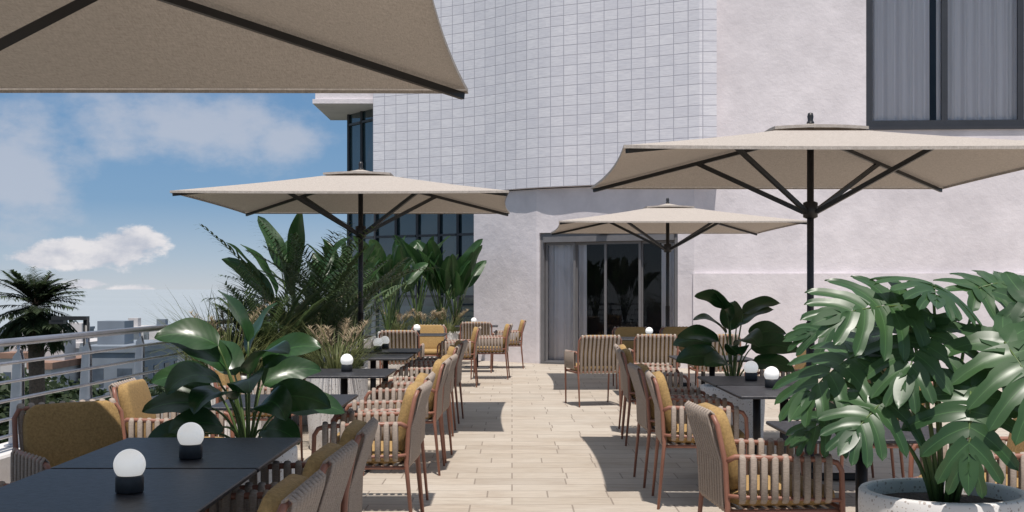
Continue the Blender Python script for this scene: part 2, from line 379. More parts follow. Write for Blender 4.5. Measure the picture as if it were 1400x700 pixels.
# ------------------------------------------------------------------ floor + parapet + railing
b = MB()
XL = lambda d: -3.51 + .044 * d
b.add([(XL(-3) - .3, -3, 0), (14, -3, 0), (14, 24, 0), (XL(24) - .3, 24, 0), (XL(-3) - .3, -3, -.4), (14, -3, -.4), (14, 24, -.4), (XL(24) - .3, 24, -.4)],
      [(0, 1, 2, 3), (0, 3, 7, 4), (0, 4, 5, 1), (4, 7, 6, 5)], 0)
b.obj('terrace_floor', ['floor'])
b = MB()
y0, y1 = -3, 25.5
pv = []
for (o, z) in ((0, -.1), (0, .34), (-.012, .355), (-.30, .355), (-.312, .34), (-.312, -12)):
    pv += [(XL(y0) + o, y0, z), (XL(y1) + o, y1, z)]
b.add(pv, [(2 * i, 2 * i + 1, 2 * i + 3, 2 * i + 2) for i in range(5)] + [(0, 2, 4, 6, 8, 10), (11, 9, 7, 5, 3, 1)], 0)
b.obj('parapet_wall', ['parapet'])
b = MB()
ro = -.13
def rp(y, z, o=0): return (XL(y) + ro + o, y, z)
b.tube([rp(-2, 1.05), rp(24, 1.05)], .026, 12, 0)
for z in (.92, .80, .68, .56, .45): b.tube([rp(-2, z, .045), rp(24, z, .045)], .012, 8, 0)
y = 8.04 - 1.15 * 8
while y < 23.5:
    for dy in (-.018, .018):
        b.add([rp(y + dy + e, z, o) for e in (-.004, .004) for (o, z) in ((-.06, .35), (.05, .35), (.03, .60), (.03, .93), (.012, 1.0), (-.03, .95), (-.05, .6))],
              [tuple(range(6, -1, -1)), tuple(range(7, 14))] + [(i, (i + 1) % 7, 7 + (i + 1) % 7, 7 + i) for i in range(7)], 0)
    b.tube([rp(y, .95), rp(y, 1.04)], .01, 8, 0)
    b.box(rp(y, .362), (.15, .12, .012), 0)
    y += 1.15
b.obj('balcony_railing', ['steel'])

# ------------------------------------------------------------------ building (one parent)
bld = bpy.data.objects.new('hotel_building', None); sc.collection.objects.link(bld)
def child(o, nm): o.parent = bld; o.name = nm; return o
def wall(nm, p0, p1, z0, z1, openings=(), th=.35, mat='stucco', proud=0):
    p0 = V(*p0, 0); p1 = V(*p1, 0); e = (p1 - p0).normalized(); L = (p1 - p0).length
    nrm = V(e.y, -e.x, 0)
    us = sorted({0, L, *[o[0] for o in openings], *[o[1] for o in openings]})
    zs = sorted({z0, z1, *[o[2] for o in openings], *[o[3] for o in openings]})
    P = lambda u, z, d=0: tuple(p0 + e * u - nrm * d + nrm * proud + V(0, 0, z))
    b = MB()
    for i in range(len(us) - 1):
        for j in range(len(zs) - 1):
            cu, cz = (us[i] + us[i + 1]) / 2, (zs[j] + zs[j + 1]) / 2
            if any(o[0] < cu < o[1] and o[2] < cz < o[3] for o in openings): continue
            b.add([P(us[i], zs[j]), P(us[i + 1], zs[j]), P(us[i + 1], zs[j + 1]), P(us[i], zs[j + 1])], [(0, 1, 2, 3)])
    for o in list(openings):
        c = [(o[0], o[2]), (o[1], o[2]), (o[1], o[3]), (o[0], o[3])]
        for k in range(4):
            a, d = c[k], c[(k + 1) % 4]
            b.add([P(*a), P(*d), P(*d, th), P(*a, th)], [(0, 3, 2, 1)])
    for a, d in (((0, z0), (0, z1)), ((L, z1), (L, z0)), ((0, z1), (L, z1))):
        b.add([P(*a), P(*d), P(*d, th), P(*a, th)], [(0, 1, 2, 3)])
    child(b.obj(nm, [mat]), nm)
    return P, L
A0 = (3.2, 21.2); A1 = (13, 20.7)
PA, LA = wall('upper_wall', A0, A1, 1.67, 11, [(2.98, 6.9, 4.22, 6.9)])
wall('lower_wall', (3.17, 21.12), (13, 20.62), 0, 1.67)
PB, LB = wall('entrance_wall', (.46, 22.66), (3.2, 21.2), 0, 3.27, [(.06, 2.8, 0.0, 2.45)])
wall('side_wall', (-.75, 23.7), (.459, 22.661), 0, 3.27)
ctrl = [(-4.2, 25.2), (-2.85, 24.75), (-1.75, 24.2), (-.7, 23.54), (.46, 22.52), (1.4, 22.0), (2.4, 21.42), (3.25, 20.93), (3.9, 20.5)]
cur = []
for i in range(1, len(ctrl) - 2):
    a, b_, c, d = [V(*p) for p in ctrl[i - 1:i + 3]]
    for k in range(6):
        t = k / 6
        cur.append(0.5 * ((2 * b_) + (c - a) * t + (2 * a - 5 * b_ + 4 * c - d) * t * t + (3 * b_ - a - 3 * c + d) * t ** 3))
cur.append(V(3.25, 20.93)); cur += [V(3.55, 20.93), V(3.56, 21.35)]
b = MB(); u = 0; zb, zt = 3.29, 11.0
for i in range(len(cur) - 1):
    p, q = cur[i], cur[i + 1]; l = (q - p).length
    b.add([(*p, zb), (*q, zb), (*q, zt), (*p, zt)], [(0, 1, 2, 3)], 0, False, [(u, 0), (u + l, 0), (u + l, zt - zb), (u, zt - zb)])
    u += l
b.add([(*cur[0], zb), (cur[0].x + .4, cur[0].y + 2, zb), (cur[0].x + .4, cur[0].y + 2, zt), (*cur[0], zt)], [(3, 2, 1, 0)], 0, False, [(0, 0), (2, 0), (2, 7.7), (0, 7.7)])
for i in range(len(cur) - 2):
    p, q = cur[i], cur[i + 1]
    b.add([(*p, zb), (*q, zb), (q.x + .3, q.y + 1.4, zb), (p.x + .3, p.y + 1.4, zb)], [(3, 2, 1, 0)], 1)
    b.add([(*p, zt), (*q, zt), (q.x + .3, q.y + 1.4, zt), (p.x + .3, p.y + 1.4, zt)], [(0, 1, 2, 3)], 1)
child(b.obj('tiled_facade', ['tiles', 'stucco']), 'tiled_facade')
gp = [V(-.70, 24.15), V(-1.5, 24.75), V(-2.9, 25.6), V(-3.6, 26.6), V(-3.8, 29)]
b = MB(); fr = MB()
for i in range(len(gp) - 1):
    p, q = gp[i], gp[i + 1]; L = (q - p).length; n = max(1, round(L / .62))
    for k in range(n):
        a = p.lerp(q, k / n); c = p.lerp(q, (k + 1) / n)
        for z0_, z1_ in zip([-3, 0, 1.25, 2.5, 3.75, 5.0, 6.25, 7.5], [0, 1.25, 2.5, 3.75, 5, 6.25, 7.5, 8.75]):
            j = R.uniform(-.006, .006)
            b.add([(a.x, a.y + j, z0_), (c.x, c.y - j, z0_), (c.x, c.y + j, z1_), (a.x, a.y, z1_)], [(1, 0, 3, 2)], 0)
        fr.box((a.x, a.y - .03, 2.8), (.05, .1, 11.6), 0)
        dv = V(c.x - a.x, c.y - a.y, 0)
        for z in (0, 1.25, 2.5, 3.75, 5.0, 6.25):
            mc = (a + c) / 2
            fr.box((mc.x, mc.y - .02, z), (dv.length - .052, .07, .045), 0, dv.to_track_quat('X', 'Z').to_matrix())
child(b.obj('curtain_wall_glass', ['glass']), 'curtain_wall_glass')
child(fr.obj('curtain_wall_mullions', ['frame_dark']), 'curtain_wall_mullions')
b = MB(); b.box((-2.9, 26.2, 6.0), (2.35, 2.4, 1.35), 0); b.box((-2.9, 26.2, 5.28), (2.45, 2.5, .09), 0)
child(b.obj('roof_fascia', ['stucco']), 'roof_fascia')
def pane_frame(b, P, u0, u1, z0, z1, d, w=.07, mi=0, dep=.08):
    def bar(a0, a1, c0, c1):
        q = [P(a, c, dd) for dd in (d, d + dep) for a, c in ((a0, c0), (a1, c0), (a1, c1), (a0, c1))]
        b.add(q, [(0, 1, 2, 3), (7, 6, 5, 4), (0, 4, 5, 1), (1, 5, 6, 2), (2, 6, 7, 3), (3, 7, 4, 0)], mi)
    bar(u0, u0 + w, z0, z1); bar(u1 - w, u1, z0, z1)
    bar(u0 + w, u1 - w, z0, z0 + w); bar(u0 + w, u1 - w, z1 - w, z1)
def curtain(b, P, u0, u1, z0, z1, d, mi=0, fr_=9, amp=.035):
    n = int((u1 - u0) * 70); vs = []
    ph = R.uniform(0, 6)
    for i in range(n + 1):
        u = u0 + (u1 - u0) * i / n
        o = amp * math.sin(u * fr_ * 2 * pi * .55 + ph + 1.5 * math.sin(u * 5)) + .4 * amp * math.sin(u * 61)
        vs += [P(u, z0, d + o), P(u, z1, d + o * .7)]
    b.add(vs, [(2 * i, 2 * i + 2, 2 * i + 3, 2 * i + 1) for i in range(n)], mi, True)
b = MB()
w0, w1, zz0, zz1 = 2.98, 6.9, 4.22, 6.9
pane_frame(b, PA, w0, w1, zz0, zz1, .02, .07, 0, .08)
for a, c in ((w0 + .07, w0 + 1.36), (w0 + 1.362, w0 + 2.66), (w0 + 2.662, w1 - .07)):
    pane_frame(b, PA, a, c, zz0 + .07, zz1 - .07, .04, .05, 0, .05)
    b.add([PA(a, zz0, .065), PA(c, zz0, .065), PA(c, zz1, .065), PA(a, zz1, .065)], [(0, 1, 2, 3)], 1)
curtain(b, PA, w0 + .02, w0 + 1.12, zz0, zz1, .15, 2); curtain(b, PA, w0 + 1.24, w1, zz0, zz1, .16, 2)
b.add([PA(w0 - .3, zz0, 1.6), PA(w1 + .3, zz0, 1.6), PA(w1 + .3, zz1, 1.6), PA(w0 - .3, zz1, 1.6)], [(0, 1, 2, 3)], 3)
b.add([PA(w0 - .3, zz0 - .01, .352), PA(w1 + .3, zz0 - .01, .352), PA(w1 + .3, zz0 - .01, 1.6), PA(w0 - .3, zz0 - .01, 1.6)], [(0, 1, 2, 3)], 3)
q = [PA(a, c, dd) for dd in (-.04, .018) for a, c in ((w0 - .05, zz0 - .05), (w1 + .05, zz0 - .05), (w1 + .05, zz0 + .004), (w0 - .05, zz0 + .004))]
b.add(q, [(0, 1, 2, 3), (7, 6, 5, 4), (0, 4, 5, 1), (1, 5, 6, 2), (2, 6, 7, 3), (3, 7, 4, 0)], 0)
child(b.obj('window', ['frame_dark', 'wglass', 'curtain', 'dark']), 'window')
b = MB(); e0, e1 = .06, 2.8
pane_frame(b, PB, e0 + .002, e1 - .002, -.03, 2.448, .04, .07, 1, .14)
q = [PB(a, c, dd) for dd in (.0, .15) for a, c in ((e0 + .075, 2.27), (e1 - .075, 2.27), (e1 - .075, 2.375), (e0 + .075, 2.375))]
b.add(q, [(0, 1, 2, 3), (7, 6, 5, 4), (0, 4, 5, 1), (1, 5, 6, 2), (2, 6, 7, 3), (3, 7, 4, 0)], 1)
q = [PB(a, c, dd) for dd in (-.06, -.002) for a, c in ((1.25, 2.40), (1.45, 2.40), (1.45, 2.46), (1.25, 2.46))]
b.add(q, [(0, 1, 2, 3), (7, 6, 5, 4), (0, 4, 5, 1), (1, 5, 6, 2), (2, 6, 7, 3), (3, 7, 4, 0)], 0)
for a, c, dd in ((.14, .76, .10), (.74, 1.38, .14), (1.34, 2.06, .10), (2.04, 2.72, .14)):
    pane_frame(b, PB, a, c, .02, 2.265, dd, .045, 1, .035)
    b.add([PB(a, .02, dd + .018), PB(c, .02, dd + .018), PB(c, 2.26, dd + .018), PB(a, 2.26, dd + .018)], [(0, 1, 2, 3)], 2)
curtain(b, PB, .12, .92, .02, 2.27, .24, 3); curtain(b, PB, 2.4, 2.78, .02, 2.27, .26, 3)
for (ua, ub, da, db) in ((-.4, 3.1, 2.5, 2.5), (-.4, -.4, .36, 2.5), (3.1, 3.1, .36, 2.5)):
    b.add([PB(ua, -.02, da), PB(ub, -.02, db), PB(ub, 2.6, db), PB(ua, 2.6, da)], [(0, 1, 2, 3)], 4)
b.add([PB(-.4, 2.6, .36), PB(3.1, 2.6, .36), PB(3.1, 2.6, 2.5), PB(-.4, 2.6, 2.5)], [(0, 1, 2, 3)], 4)
child(b.obj('sliding_door', ['frame_dark', 'alu', 'wglass', 'curtain', 'dark']), 'sliding_door')

# ------------------------------------------------------------------ plants
def leafmap(p, d, L, droop, roll=0, curl=0.0):
    p = V(*p); d = V(*d).normalized(); s = d.cross(V(0, 0, 1))
    if s.length < .08: s = V(1, 0, 0)
    s.normalize(); s0 = s.copy(); s = Quaternion(d, roll) @ s; n = s.cross(d).normalized()
    K = 16; pos = [p.copy()]; dirs = [d.copy()]; nn = [n.copy()]; ss = [s.copy()]
    cd = d.copy()
    for i in range(K):
        pos.append(pos[-1] + cd * (L / K))
        q = Quaternion(s0, -droop / K); cd = q @ cd; n = q @ n; s = q @ s; dirs.append(cd.copy()); nn.append(n.copy()); ss.append(s.copy())
    def f(u, v, h=0):
        if v < 0: c = pos[0] + dirs[0] * (v * L); m = nn[0]; s_ = ss[0]
        else:
            x = min(v, 1) * K; i = min(int(x), K - 1); t = x - i
            c = pos[i].lerp(pos[i + 1], t); m = nn[i]; s_ = ss[i].lerp(ss[i + 1], t)
            if v > 1: c = c + dirs[-1] * ((v - 1) * L)
        return c + s_ * u + m * (h - curl * u * u)
    return f
def leaf(b, p, d, L, W, droop=.8, fold=.25, roll=0, mi=0, wav=.03, n=12, curl=0, k=.8, sh=.75):
    f = leafmap(p, d, L, droop, roll, curl); m = 3; vs = []; uv = []; ph = R.uniform(0, 6)
    for i in range(n + 1):
        t = i / n; w = W / 2 * max(0.0, math.sin(pi * min(1, t ** k))) ** sh + .001
        for j in range(-m, m + 1):
            a = j / m; h = fold * w * abs(a) + wav * W * abs(a) ** 2 * math.sin(t * 11 + ph + (1.5 if a > 0 else 0))
            vs.append(f(w * a, t, h)); uv.append((.5 + a / 2, t))
    c = 2 * m + 1
    b.add(vs, [(i * c + j, i * c + j + 1, (i + 1) * c + j + 1, (i + 1) * c + j) for i in range(n) for j in range(c - 1)], mi, True, uv)
def stem(b, p, q, bulge, r=.008, mi=1, n=8):
    p, q = V(*p), V(*q); mid = (p + q) / 2 + V(*bulge); pts = []
    for i in range(n + 1):
        t = i / n; pts.append(p * (1 - t) ** 2 + mid * 2 * t * (1 - t) + q * t * t)
    b.tube(pts, [r * (1 - .45 * i / n) for i in range(n + 1)], 6, mi)
    return (pts[-1] - pts[-2]).normalized()
def monstera_leaf(b, p, d, L, droop=.7, roll=0, mi=0):
    f = leafmap(p, d, L, droop, roll, .4 / L)
    lens = [.40, .53, .60, .60, .54, .46, .36]; angs = [152, 122, 98, 82, 66, 50, 36]; vb = [.0, .02, .13, .27, .42, .57, .71]
    wid = [.105, .112, .10, .098, .092, .082, .068]
    for sgn in (-1, 1):
        for i in range(7):
            ln = lens[i] * L * R.uniform(.92, 1.06); th = math.radians(angs[i] + R.uniform(-4, 4)); n = 10; vs = []; uv = []
            x, y = 0.0, vb[i] * L; st = ln / n
            for k in range(n + 1):
                t = k / n; a = th - math.radians(30) * t * (1 if i > 0 else .4)
                dx, dy = math.sin(a), math.cos(a)
                w = 1.0 if t < .38 else 1 - .34 * min(1, (t - .38) / .14)
                if t > .75: w = .70 * math.sqrt(max(0, 1 - ((t - .75) / .25) ** 2)) + .01
                elif t > .52: w = .66 + .06 * math.sin(pi * (t - .52) / .3)
                hw = wid[i] * L * w
                for q in (-1, -.45, 0, .45, 1):
                    px = x + dy * hw * q * -1; py = y + dx * hw * q
                    if px < 0: px = 0
                    h = .010 * L * abs(q) * 2 + (.0015 if i % 2 else 0) + .0025 * i * L - .06 * L * t * t
                    vs.append(f(sgn * px, py / L, h)); uv.append((.5 + q * .42, t * .6 + i * .1))
                x += dx * st; y += dy * st
            fs = [(k * 5 + j, k * 5 + j + 1, (k + 1) * 5 + j + 1, (k + 1) * 5 + j) for k in range(n) for j in range(4)]
            b.add(vs, fs, mi, True, uv)
    vs = []; uv = []; n = 8
    for k in range(n + 1):
        t = k / n; hw = L * .085 * math.sin(pi * min(1, .25 + .75 * t)) ** .8 + .001
        for q in (-1, 0, 1): vs.append(f(hw * q, .68 + .36 * t, .01 * L * abs(q) + .02 * L)); uv.append((.5 + q * .45, t))
    b.add(vs, [(k * 3 + j, k * 3 + j + 1, (k + 1) * 3 + j + 1, (k + 1) * 3 + j) for k in range(n) for j in range(2)], mi, True, uv)
    b.tube([f(0, t, .004) for t in (0, .25, .5, .75, 1.0)], [.004, .0035, .003, .002, .001], 5, 1)
def pot(b, c, r, h, mi=2, soil=3):
    b.lathe([(0, 0), (r * .78, 0), (r * .86, .01), (r * .93, h * .3), (r * .99, h * .7), (r, h * .93), (r * .995, h - .008), (r * .975, h), (r * .90, h), (r * .885, h - .01), (r * .88, h - .06)], c, 56, mi)
    b.lathe([(r * .885, h - .05), (r * .5, h - .035), (0, h - .04)], c, 30, soil)
PM = lambda lf: [lf, 'stem', 'terrazzo', 'soil', 'plume']

b = MB(); c = V(1.5, 4.2, 0); pot(b, c, .285, .70)
ms = [((-.16, -.05, 1.34), (-.9, -.3, .0), .36), ((-.02, .05, 1.41), (-.25, -.8, .0), .36), ((-.28, .0, 1.18), (-.8, -.3, -.35), .37),
    ((-.22, -.12, 1.04), (-.7, -.5, -.4), .32), ((.14, -.18, 1.22), (.2, -.6, -.55), .40), ((.02, -.2, 1.08), (-.2, -.45, -.7), .36),
    ((.28, -.05, 1.35), (.9, -.3, .0), .36), ((.36, -.1, 1.18), (.8, -.5, -.3), .38), ((.2, .2, 1.40), (.6, .3, .15), .32),
    ((-.2, .22, 1.26), (-.7, .3, .0), .30), ((.34, .15, 1.05), (.8, .2, -.3), .30),
    ((-.06, -.02, 1.27), (-.4, -.5, -.4), .37), ((-.28, .1, .97), (-.9, .1, -.3), .26), ((.28, -.2, 1.03), (.55, -.4, -.6), .28)]
for (o, d, L) in ms:
    o = V(*o); bp = c + V(o.x * .12, o.y * .12, .66); e = V(c.x + o.x, c.y + o.y, o.z)
    stem(b, bp, e, (o.x * -.22, o.y * -.22, .12), .009, 1)
    dn = V(*d).normalized()
    monstera_leaf(b, e, d, L, R.uniform(.3, .6), .75 * dn.x + R.uniform(-.2, .2))
b.obj('monstera_plant', PM('leaf_mon'))

def bigleaf(cx, cy, r, h, leaves, name='potted_foliage_plant', k=1.0, dz=0):
    b = MB(); c = V(cx, cy, 0); pot(b, c, r, h)
    for (o, d, L, W, dr) in leaves:
        o = V(*o) + V(0, 0, dz); bp = c + V(o.x * .15, o.y * .15, h - .05); e = V(cx + o.x, cy + o.y, o.z)
        stem(b, bp, e, (o.x * -.2, o.y * -.2, .08), .009, 1)
        dn = V(*d).normalized()
        leaf(b, e, d, L * k, W * k, dr, .2, 1.0 * dn.x + R.uniform(-.25, .25), 0, .04, 16, 0, .72, .68)
    b.obj(name, PM('leaf_big'))
bigleaf(-1.30, 5.95, .24, .62, [
    ((-.10, .0, 1.06), (-.6, -.15, .75), .42, .23, .9), ((-.01, .05, 1.12), (.15, .1, 1), .36, .19, .7), ((.08, -.02, 1.08), (.6, -.15, .65), .38, .2, 1.1),
    ((.12, -.1, .92), (.85, -.2, .3), .38, .19, .9), ((-.16, -.08, .88), (-.85, -.2, .35), .38, .21, .9), ((-.20, .05, .98), (-.9, .1, .5), .36, .19, 1.0),
    ((.02, -.15, .96), (.15, -.5, .8), .36, .21, 2.0), ((-.08, -.18, .80), (-.5, -.5, .3), .34, .19, .9), ((.16, .08, .86), (.85, .2, .3), .36, .18, .9),
    ((-.18, -.12, .76), (-.85, -.3, .15), .34, .18, .8), ((.1, -.14, .78), (.6, -.5, .2), .32, .17, .9), ((-.1, .15, 1.02), (-.4, .4, .8), .36, .19, .9), ((-.14, -.04, 1.18), (-.8, -.1, .55), .36, .21, 1.0),
    ((.02, -.06, 1.04), (.35, -.3, .85), .40, .22, 1.5), ((-.06, -.1, .92), (-.3, -.6, .6), .36, .21, 1.9), ((.0, .0, 1.2), (-.25, .0, 1), .34, .19, .6), ((.05, .1, .98), (.7, .3, .6), .36, .19, 1.0),
    ((-.1, -.15, 1.0), (-.6, -.5, .7), .36, .22, 1.8), ((.08, -.16, .88), (.5, -.55, .7), .34, .21, 1.9)], k=.88, dz=-.06)
bigleaf(1.78, 9.75, .26, .62, [
    ((-.02, 0, 1.14), (-.25, -.1, 1), .30, .19, .7), ((.03, -.02, 1.10), (.65, -.1, .75), .32, .18, .9), ((-.12, -.05, .98), (-.85, -.1, .5), .34, .19, 1.0),
    ((.14, -.05, .92), (.95, -.1, .35), .38, .2, .9), ((-.14, -.1, .84), (-.9, -.2, .3), .34, .19, .8), ((.02, -.14, .94), (.2, -.5, .7), .34, .2, 1.9),
    ((.16, .1, 1.0), (.85, .2, .5), .32, .18, .9), ((-.05, -.12, .80), (-.5, -.5, .3), .32, .18, .9), ((.14, -.1, .80), (.8, -.4, .2), .34, .18, .8), ((-.15, .1, .94), (-.85, .3, .4), .32, .18, .9),
    ((0, .08, 1.06), (.1, .3, 1), .3, .18, .8), ((-.06, -.03, 1.04), (-.55, -.2, .8), .32, .18, 1.2), ((.0, -.1, .86), (0, -.5, .8), .3, .18, 2.0), ((.08, -.05, 1.2), (.7, -.1, .6), .3, .17, .9), ((-.04, 0, 1.24), (-.7, 0, .7), .28, .17, .9)], k=1.05)

def blade(b, p, d, L, w, droop, mi=0, n=4):
    f = leafmap(p, d, L, droop); vs = []; uv = []
    for i in range(n + 1):
        t = i / n; ww = w / 2 * (1 - t) ** .6 + .0004
        vs += [f(-ww, t), f(ww, t)]; uv += [(.3, t), (.3, t)]
    b.add(vs, [(2 * i, 2 * i + 1, 2 * i + 3, 2 * i + 2) for i in range(n)], mi, True, uv)
def grass(b, c, rad, hgt, n, mi=0, w=.009):
    for _ in range(n):
        a = R.uniform(0, 2 * pi); rr = rad * math.sqrt(R.random()) * .5; t = R.uniform(.05, .7)
        blade(b, (c[0] + rr * math.cos(a), c[1] + rr * math.sin(a), c[2]), (math.cos(a) * t, math.sin(a) * t, 1), hgt * R.uniform(.6, 1.15), w, R.uniform(.5, 1.9), mi, 5)
def plume(b, p, d, L, mi=4):
    f = leafmap(p, d, L, .35)
    b.tube([f(0, t) for t in (0, .3, .6, .9)], .003, 4, mi)
    for k in range(60):
        t = .58 + .42 * k / 60; a = R.uniform(0, 2 * pi); q = f(0, t)
        blade(b, q, (math.cos(a), math.sin(a), 1.4), .10 * (1.15 - abs(t - .75) * 2), .008, .8, mi, 2)
def frond(b, p, d, L, droop, n=26, ll=.28, w=.022, mi=0):
    f = leafmap(p, d, L, droop)
    b.tube([f(0, t) for t in (0, .2, .4, .6, .8, 1)], [.008, .007, .006, .004, .003, .001], 5, 1)
    for i in range(n):
        t = .18 + .82 * i / n
        q = f(0, t); q2 = f(0, min(1, t + .03)); fw = (q2 - q).normalized() if (q2 - q).length > 1e-5 else V(*d)
        s = f(.1, t) - q
        for sg in (-1, 1):
            dd = fw * R.uniform(.7, 1.0) + s.normalized() * sg * 1.0 + V(0, 0, .25)
            l = ll * (math.sin(pi * (.15 + .8 * (i / n))) * .8 + .3) * R.uniform(.85, 1.1)
            blade(b, q, dd, l, w, R.uniform(.5, 1.1), mi, 3)
def strelitzia(b, c, n, h, sp=.5):
    for i in range(n):
        a = 2 * pi * i / n + R.uniform(-.4, .4); t = R.uniform(.08, .42)
        L = R.uniform(.55, .85); hh = h * R.uniform(.35, .62)
        o = V(math.cos(a) * t * hh, math.sin(a) * t * hh, hh)
        d = stem(b, (c[0], c[1], c[2]), V(*c) + o, (-o.x * .25, -o.y * .25, 0), .013, 1)
        leaf(b, V(*c) + o, d, L, L * R.uniform(.27, .34), R.uniform(.2, .8), .35, R.uniform(-1.2, 1.2), 0, .06, 12, 0, .85, .6)
def planter(name, x0, x1, y0, y1, h):
    b = MB(); b.bbox(((x0 + x1) / 2, (y0 + y1) / 2, h / 2), (x1 - x0, y1 - y0, h), .012, 0)
    b.box(((x0 + x1) / 2, (y0 + y1) / 2, h - .001), (x1 - x0 - .08, y1 - y0 - .08, .02), 1)
    b.obj(name, ['terrazzo', 'soil'])
planter('long_planter', -2.92, -2.25, 10.8, 20.0, .62)
planter('long_planter', -2.45, -.95, 22.0, 22.7, .62)
b = MB(); pot(b, (-1.53, 10.55, 0), .27, .71)
grass(b, (-1.53, 10.55, .66), .4, .55, 260)
for i in range(6):
    a = i * 2 * pi / 6 + .3; plume(b, (-1.53, 10.55, .66), (math.cos(a) * .4, math.sin(a) * .4, 1), R.uniform(.4, .55))
b.obj('potted_ornamental_grass', PM('grass'))
for (x, y) in ((-2.62, 11.2), (-2.5, 12.1), (-2.45, 13.1), (-2.6, 15.2), (-2.55, 17)):
    b = MB(); grass(b, (x, y, .6), .75, .85, 460, w=.011)
    for i in range(8):
        a = R.uniform(0, 6.3); plume(b, (x, y, .6), (math.cos(a) * .45, math.sin(a) * .45, 1), R.uniform(.6, .9))
    b.obj('ornamental_grass', PM('grass'))
for (x, y, h) in ((-2.1, 12.6, 1.18), (-1.95, 14.0, 1.15), (-2.55, 16.3, .9), (-2.35, 11.6, .72)):
    b = MB()
    if x > -2.2: pot(b, (x, y, 0), .28, .6)
    for i in range(22):
        a = R.uniform(0, 2 * pi); t = R.uniform(.08, .65)
        frond(b, (x + R.uniform(-.08, .08), y + R.uniform(-.08, .08), .58), (math.cos(a) * t, math.sin(a) * t, 1), h * R.uniform(1.1, 1.7), R.uniform(.5, 1.3))
    b.obj('areca_palm', PM('leaf_palm'))
for (x, y, h) in ((-2.65, 14.6, 1.65), (-2.55, 18.2, 1.7), (-2.6, 19.4, 1.6), (-2.2, 22.35, 1.95), (-1.75, 22.3, 2.0), (-1.3, 22.35, 1.8), (-1.05, 22.3, 1.6), (-2.0, 19.5, 1.6)):
    b = MB()
    if x == -2.0: pot(b, (x, y, 0), .3, .6)
    strelitzia(b, (x, y, .6), 15, h); b.obj('bird_of_paradise_plant', PM('leaf_strel'))
for (x, y) in ((-2.1, 22.1), (-1.6, 22.08), (-1.15, 22.1)):
    b = MB(); grass(b, (x, y, .6), .4, .5, 200)
    for i in range(8):
        a = R.uniform(0, 6.3); plume(b, (x, y, .6), (math.cos(a) * .6, math.sin(a) * .5, 1), R.uniform(.4, .55))
    b.obj('ornamental_grass', PM('grass'))

# ------------------------------------------------------------------ background
GZ = -12
b = MB(); b.add([(-3000, -200, GZ), (3000, -200, GZ), (3000, 330, GZ), (-3000, 330, GZ)], [(0, 1, 2, 3)]); b.obj('ground', ['ground'])
b = MB(); b.add([(-20000, 330, GZ - .3), (20000, 330, GZ - .3), (20000, 30000, GZ - .3), (-20000, 30000, GZ - .3)], [(0, 1, 2, 3)]); b.obj('sea', ['sea'])
b = MB(); px, py, pz = -15.8, 40, .75
b.tube([(px + .3, py, GZ), (px + .15, py, -6), (px, py, pz)], [.32, .24, .26], 12, 1)
for i in range(120):
    a = R.uniform(0, 2 * pi); el = R.uniform(-1.1, 2.0)
    frond(b, (px, py, pz + .1 * el), (math.cos(a), math.sin(a), el), R.uniform(1.3, 1.7), R.uniform(.3, .9), 18, .5, .08)
b.obj('palm_tree', ['leaf_tree', 'bark'])
def tree(x, y, top, rad, name='tree'):
    b = MB(); z0 = top - rad * 1.9
    b.tube([(x, y, GZ), (x + .1, y, (GZ + z0) / 2), (x, y, z0 + rad * .4)], [.3, .22, .14], 8, 1)
    cl = []
    for i in range(22):
        a = R.uniform(0, 2 * pi); e = R.uniform(-.5, 1); rr = rad * R.uniform(.4, .95)
        q = V(x + math.cos(a) * rr * math.sqrt(1 - e * e * .9), y + math.sin(a) * rr * math.sqrt(1 - e * e * .9), top - rad * .95 + e * rad * .8)
        cl.append(q); b.tube([(x, y, z0 + rad * .2), ((x + q.x) / 2, (y + q.y) / 2, (z0 + q.z) / 2 + .2), tuple(q)], [.09, .06, .02], 5, 1)
    for q in cl:
        cr = rad * R.uniform(.2, .4)
        for k in range(130):
            dv = V(R.gauss(0, 1), R.gauss(0, 1), R.gauss(0, .8)).normalized() * cr * R.uniform(.5, 1.1)
            c = q + dv; s = R.uniform(.12, .24); u = V(R.gauss(0, 1), R.gauss(0, 1), R.gauss(0, 1)).normalized(); w = u.cross(V(R.gauss(0, 1), R.gauss(0, 1), R.gauss(0, 1))).normalized()
            b.add([c - u * s, c + w * s * .5, c + u * s, c - w * s * .5], [(0, 1, 2, 3)], 0)
    b.obj(name, ['leaf_tree', 'bark'])
for (p_, yy, d, r) in ((15, 528, 45, 2.8), (75, 528, 50, 2.6), (120, 555, 46, 2.0), (-40, 515, 48, 3), (40, 512, 62, 2.6), (215, 535, 70, 2.6), (250, 512, 95, 2.6), (150, 550, 60, 2.2), (190, 525, 90, 3), (280, 495, 120, 3.5)):
    tree((p_ - 700) * d / 1650, d, 1.4 - (yy - 395) * d / 1650, r)
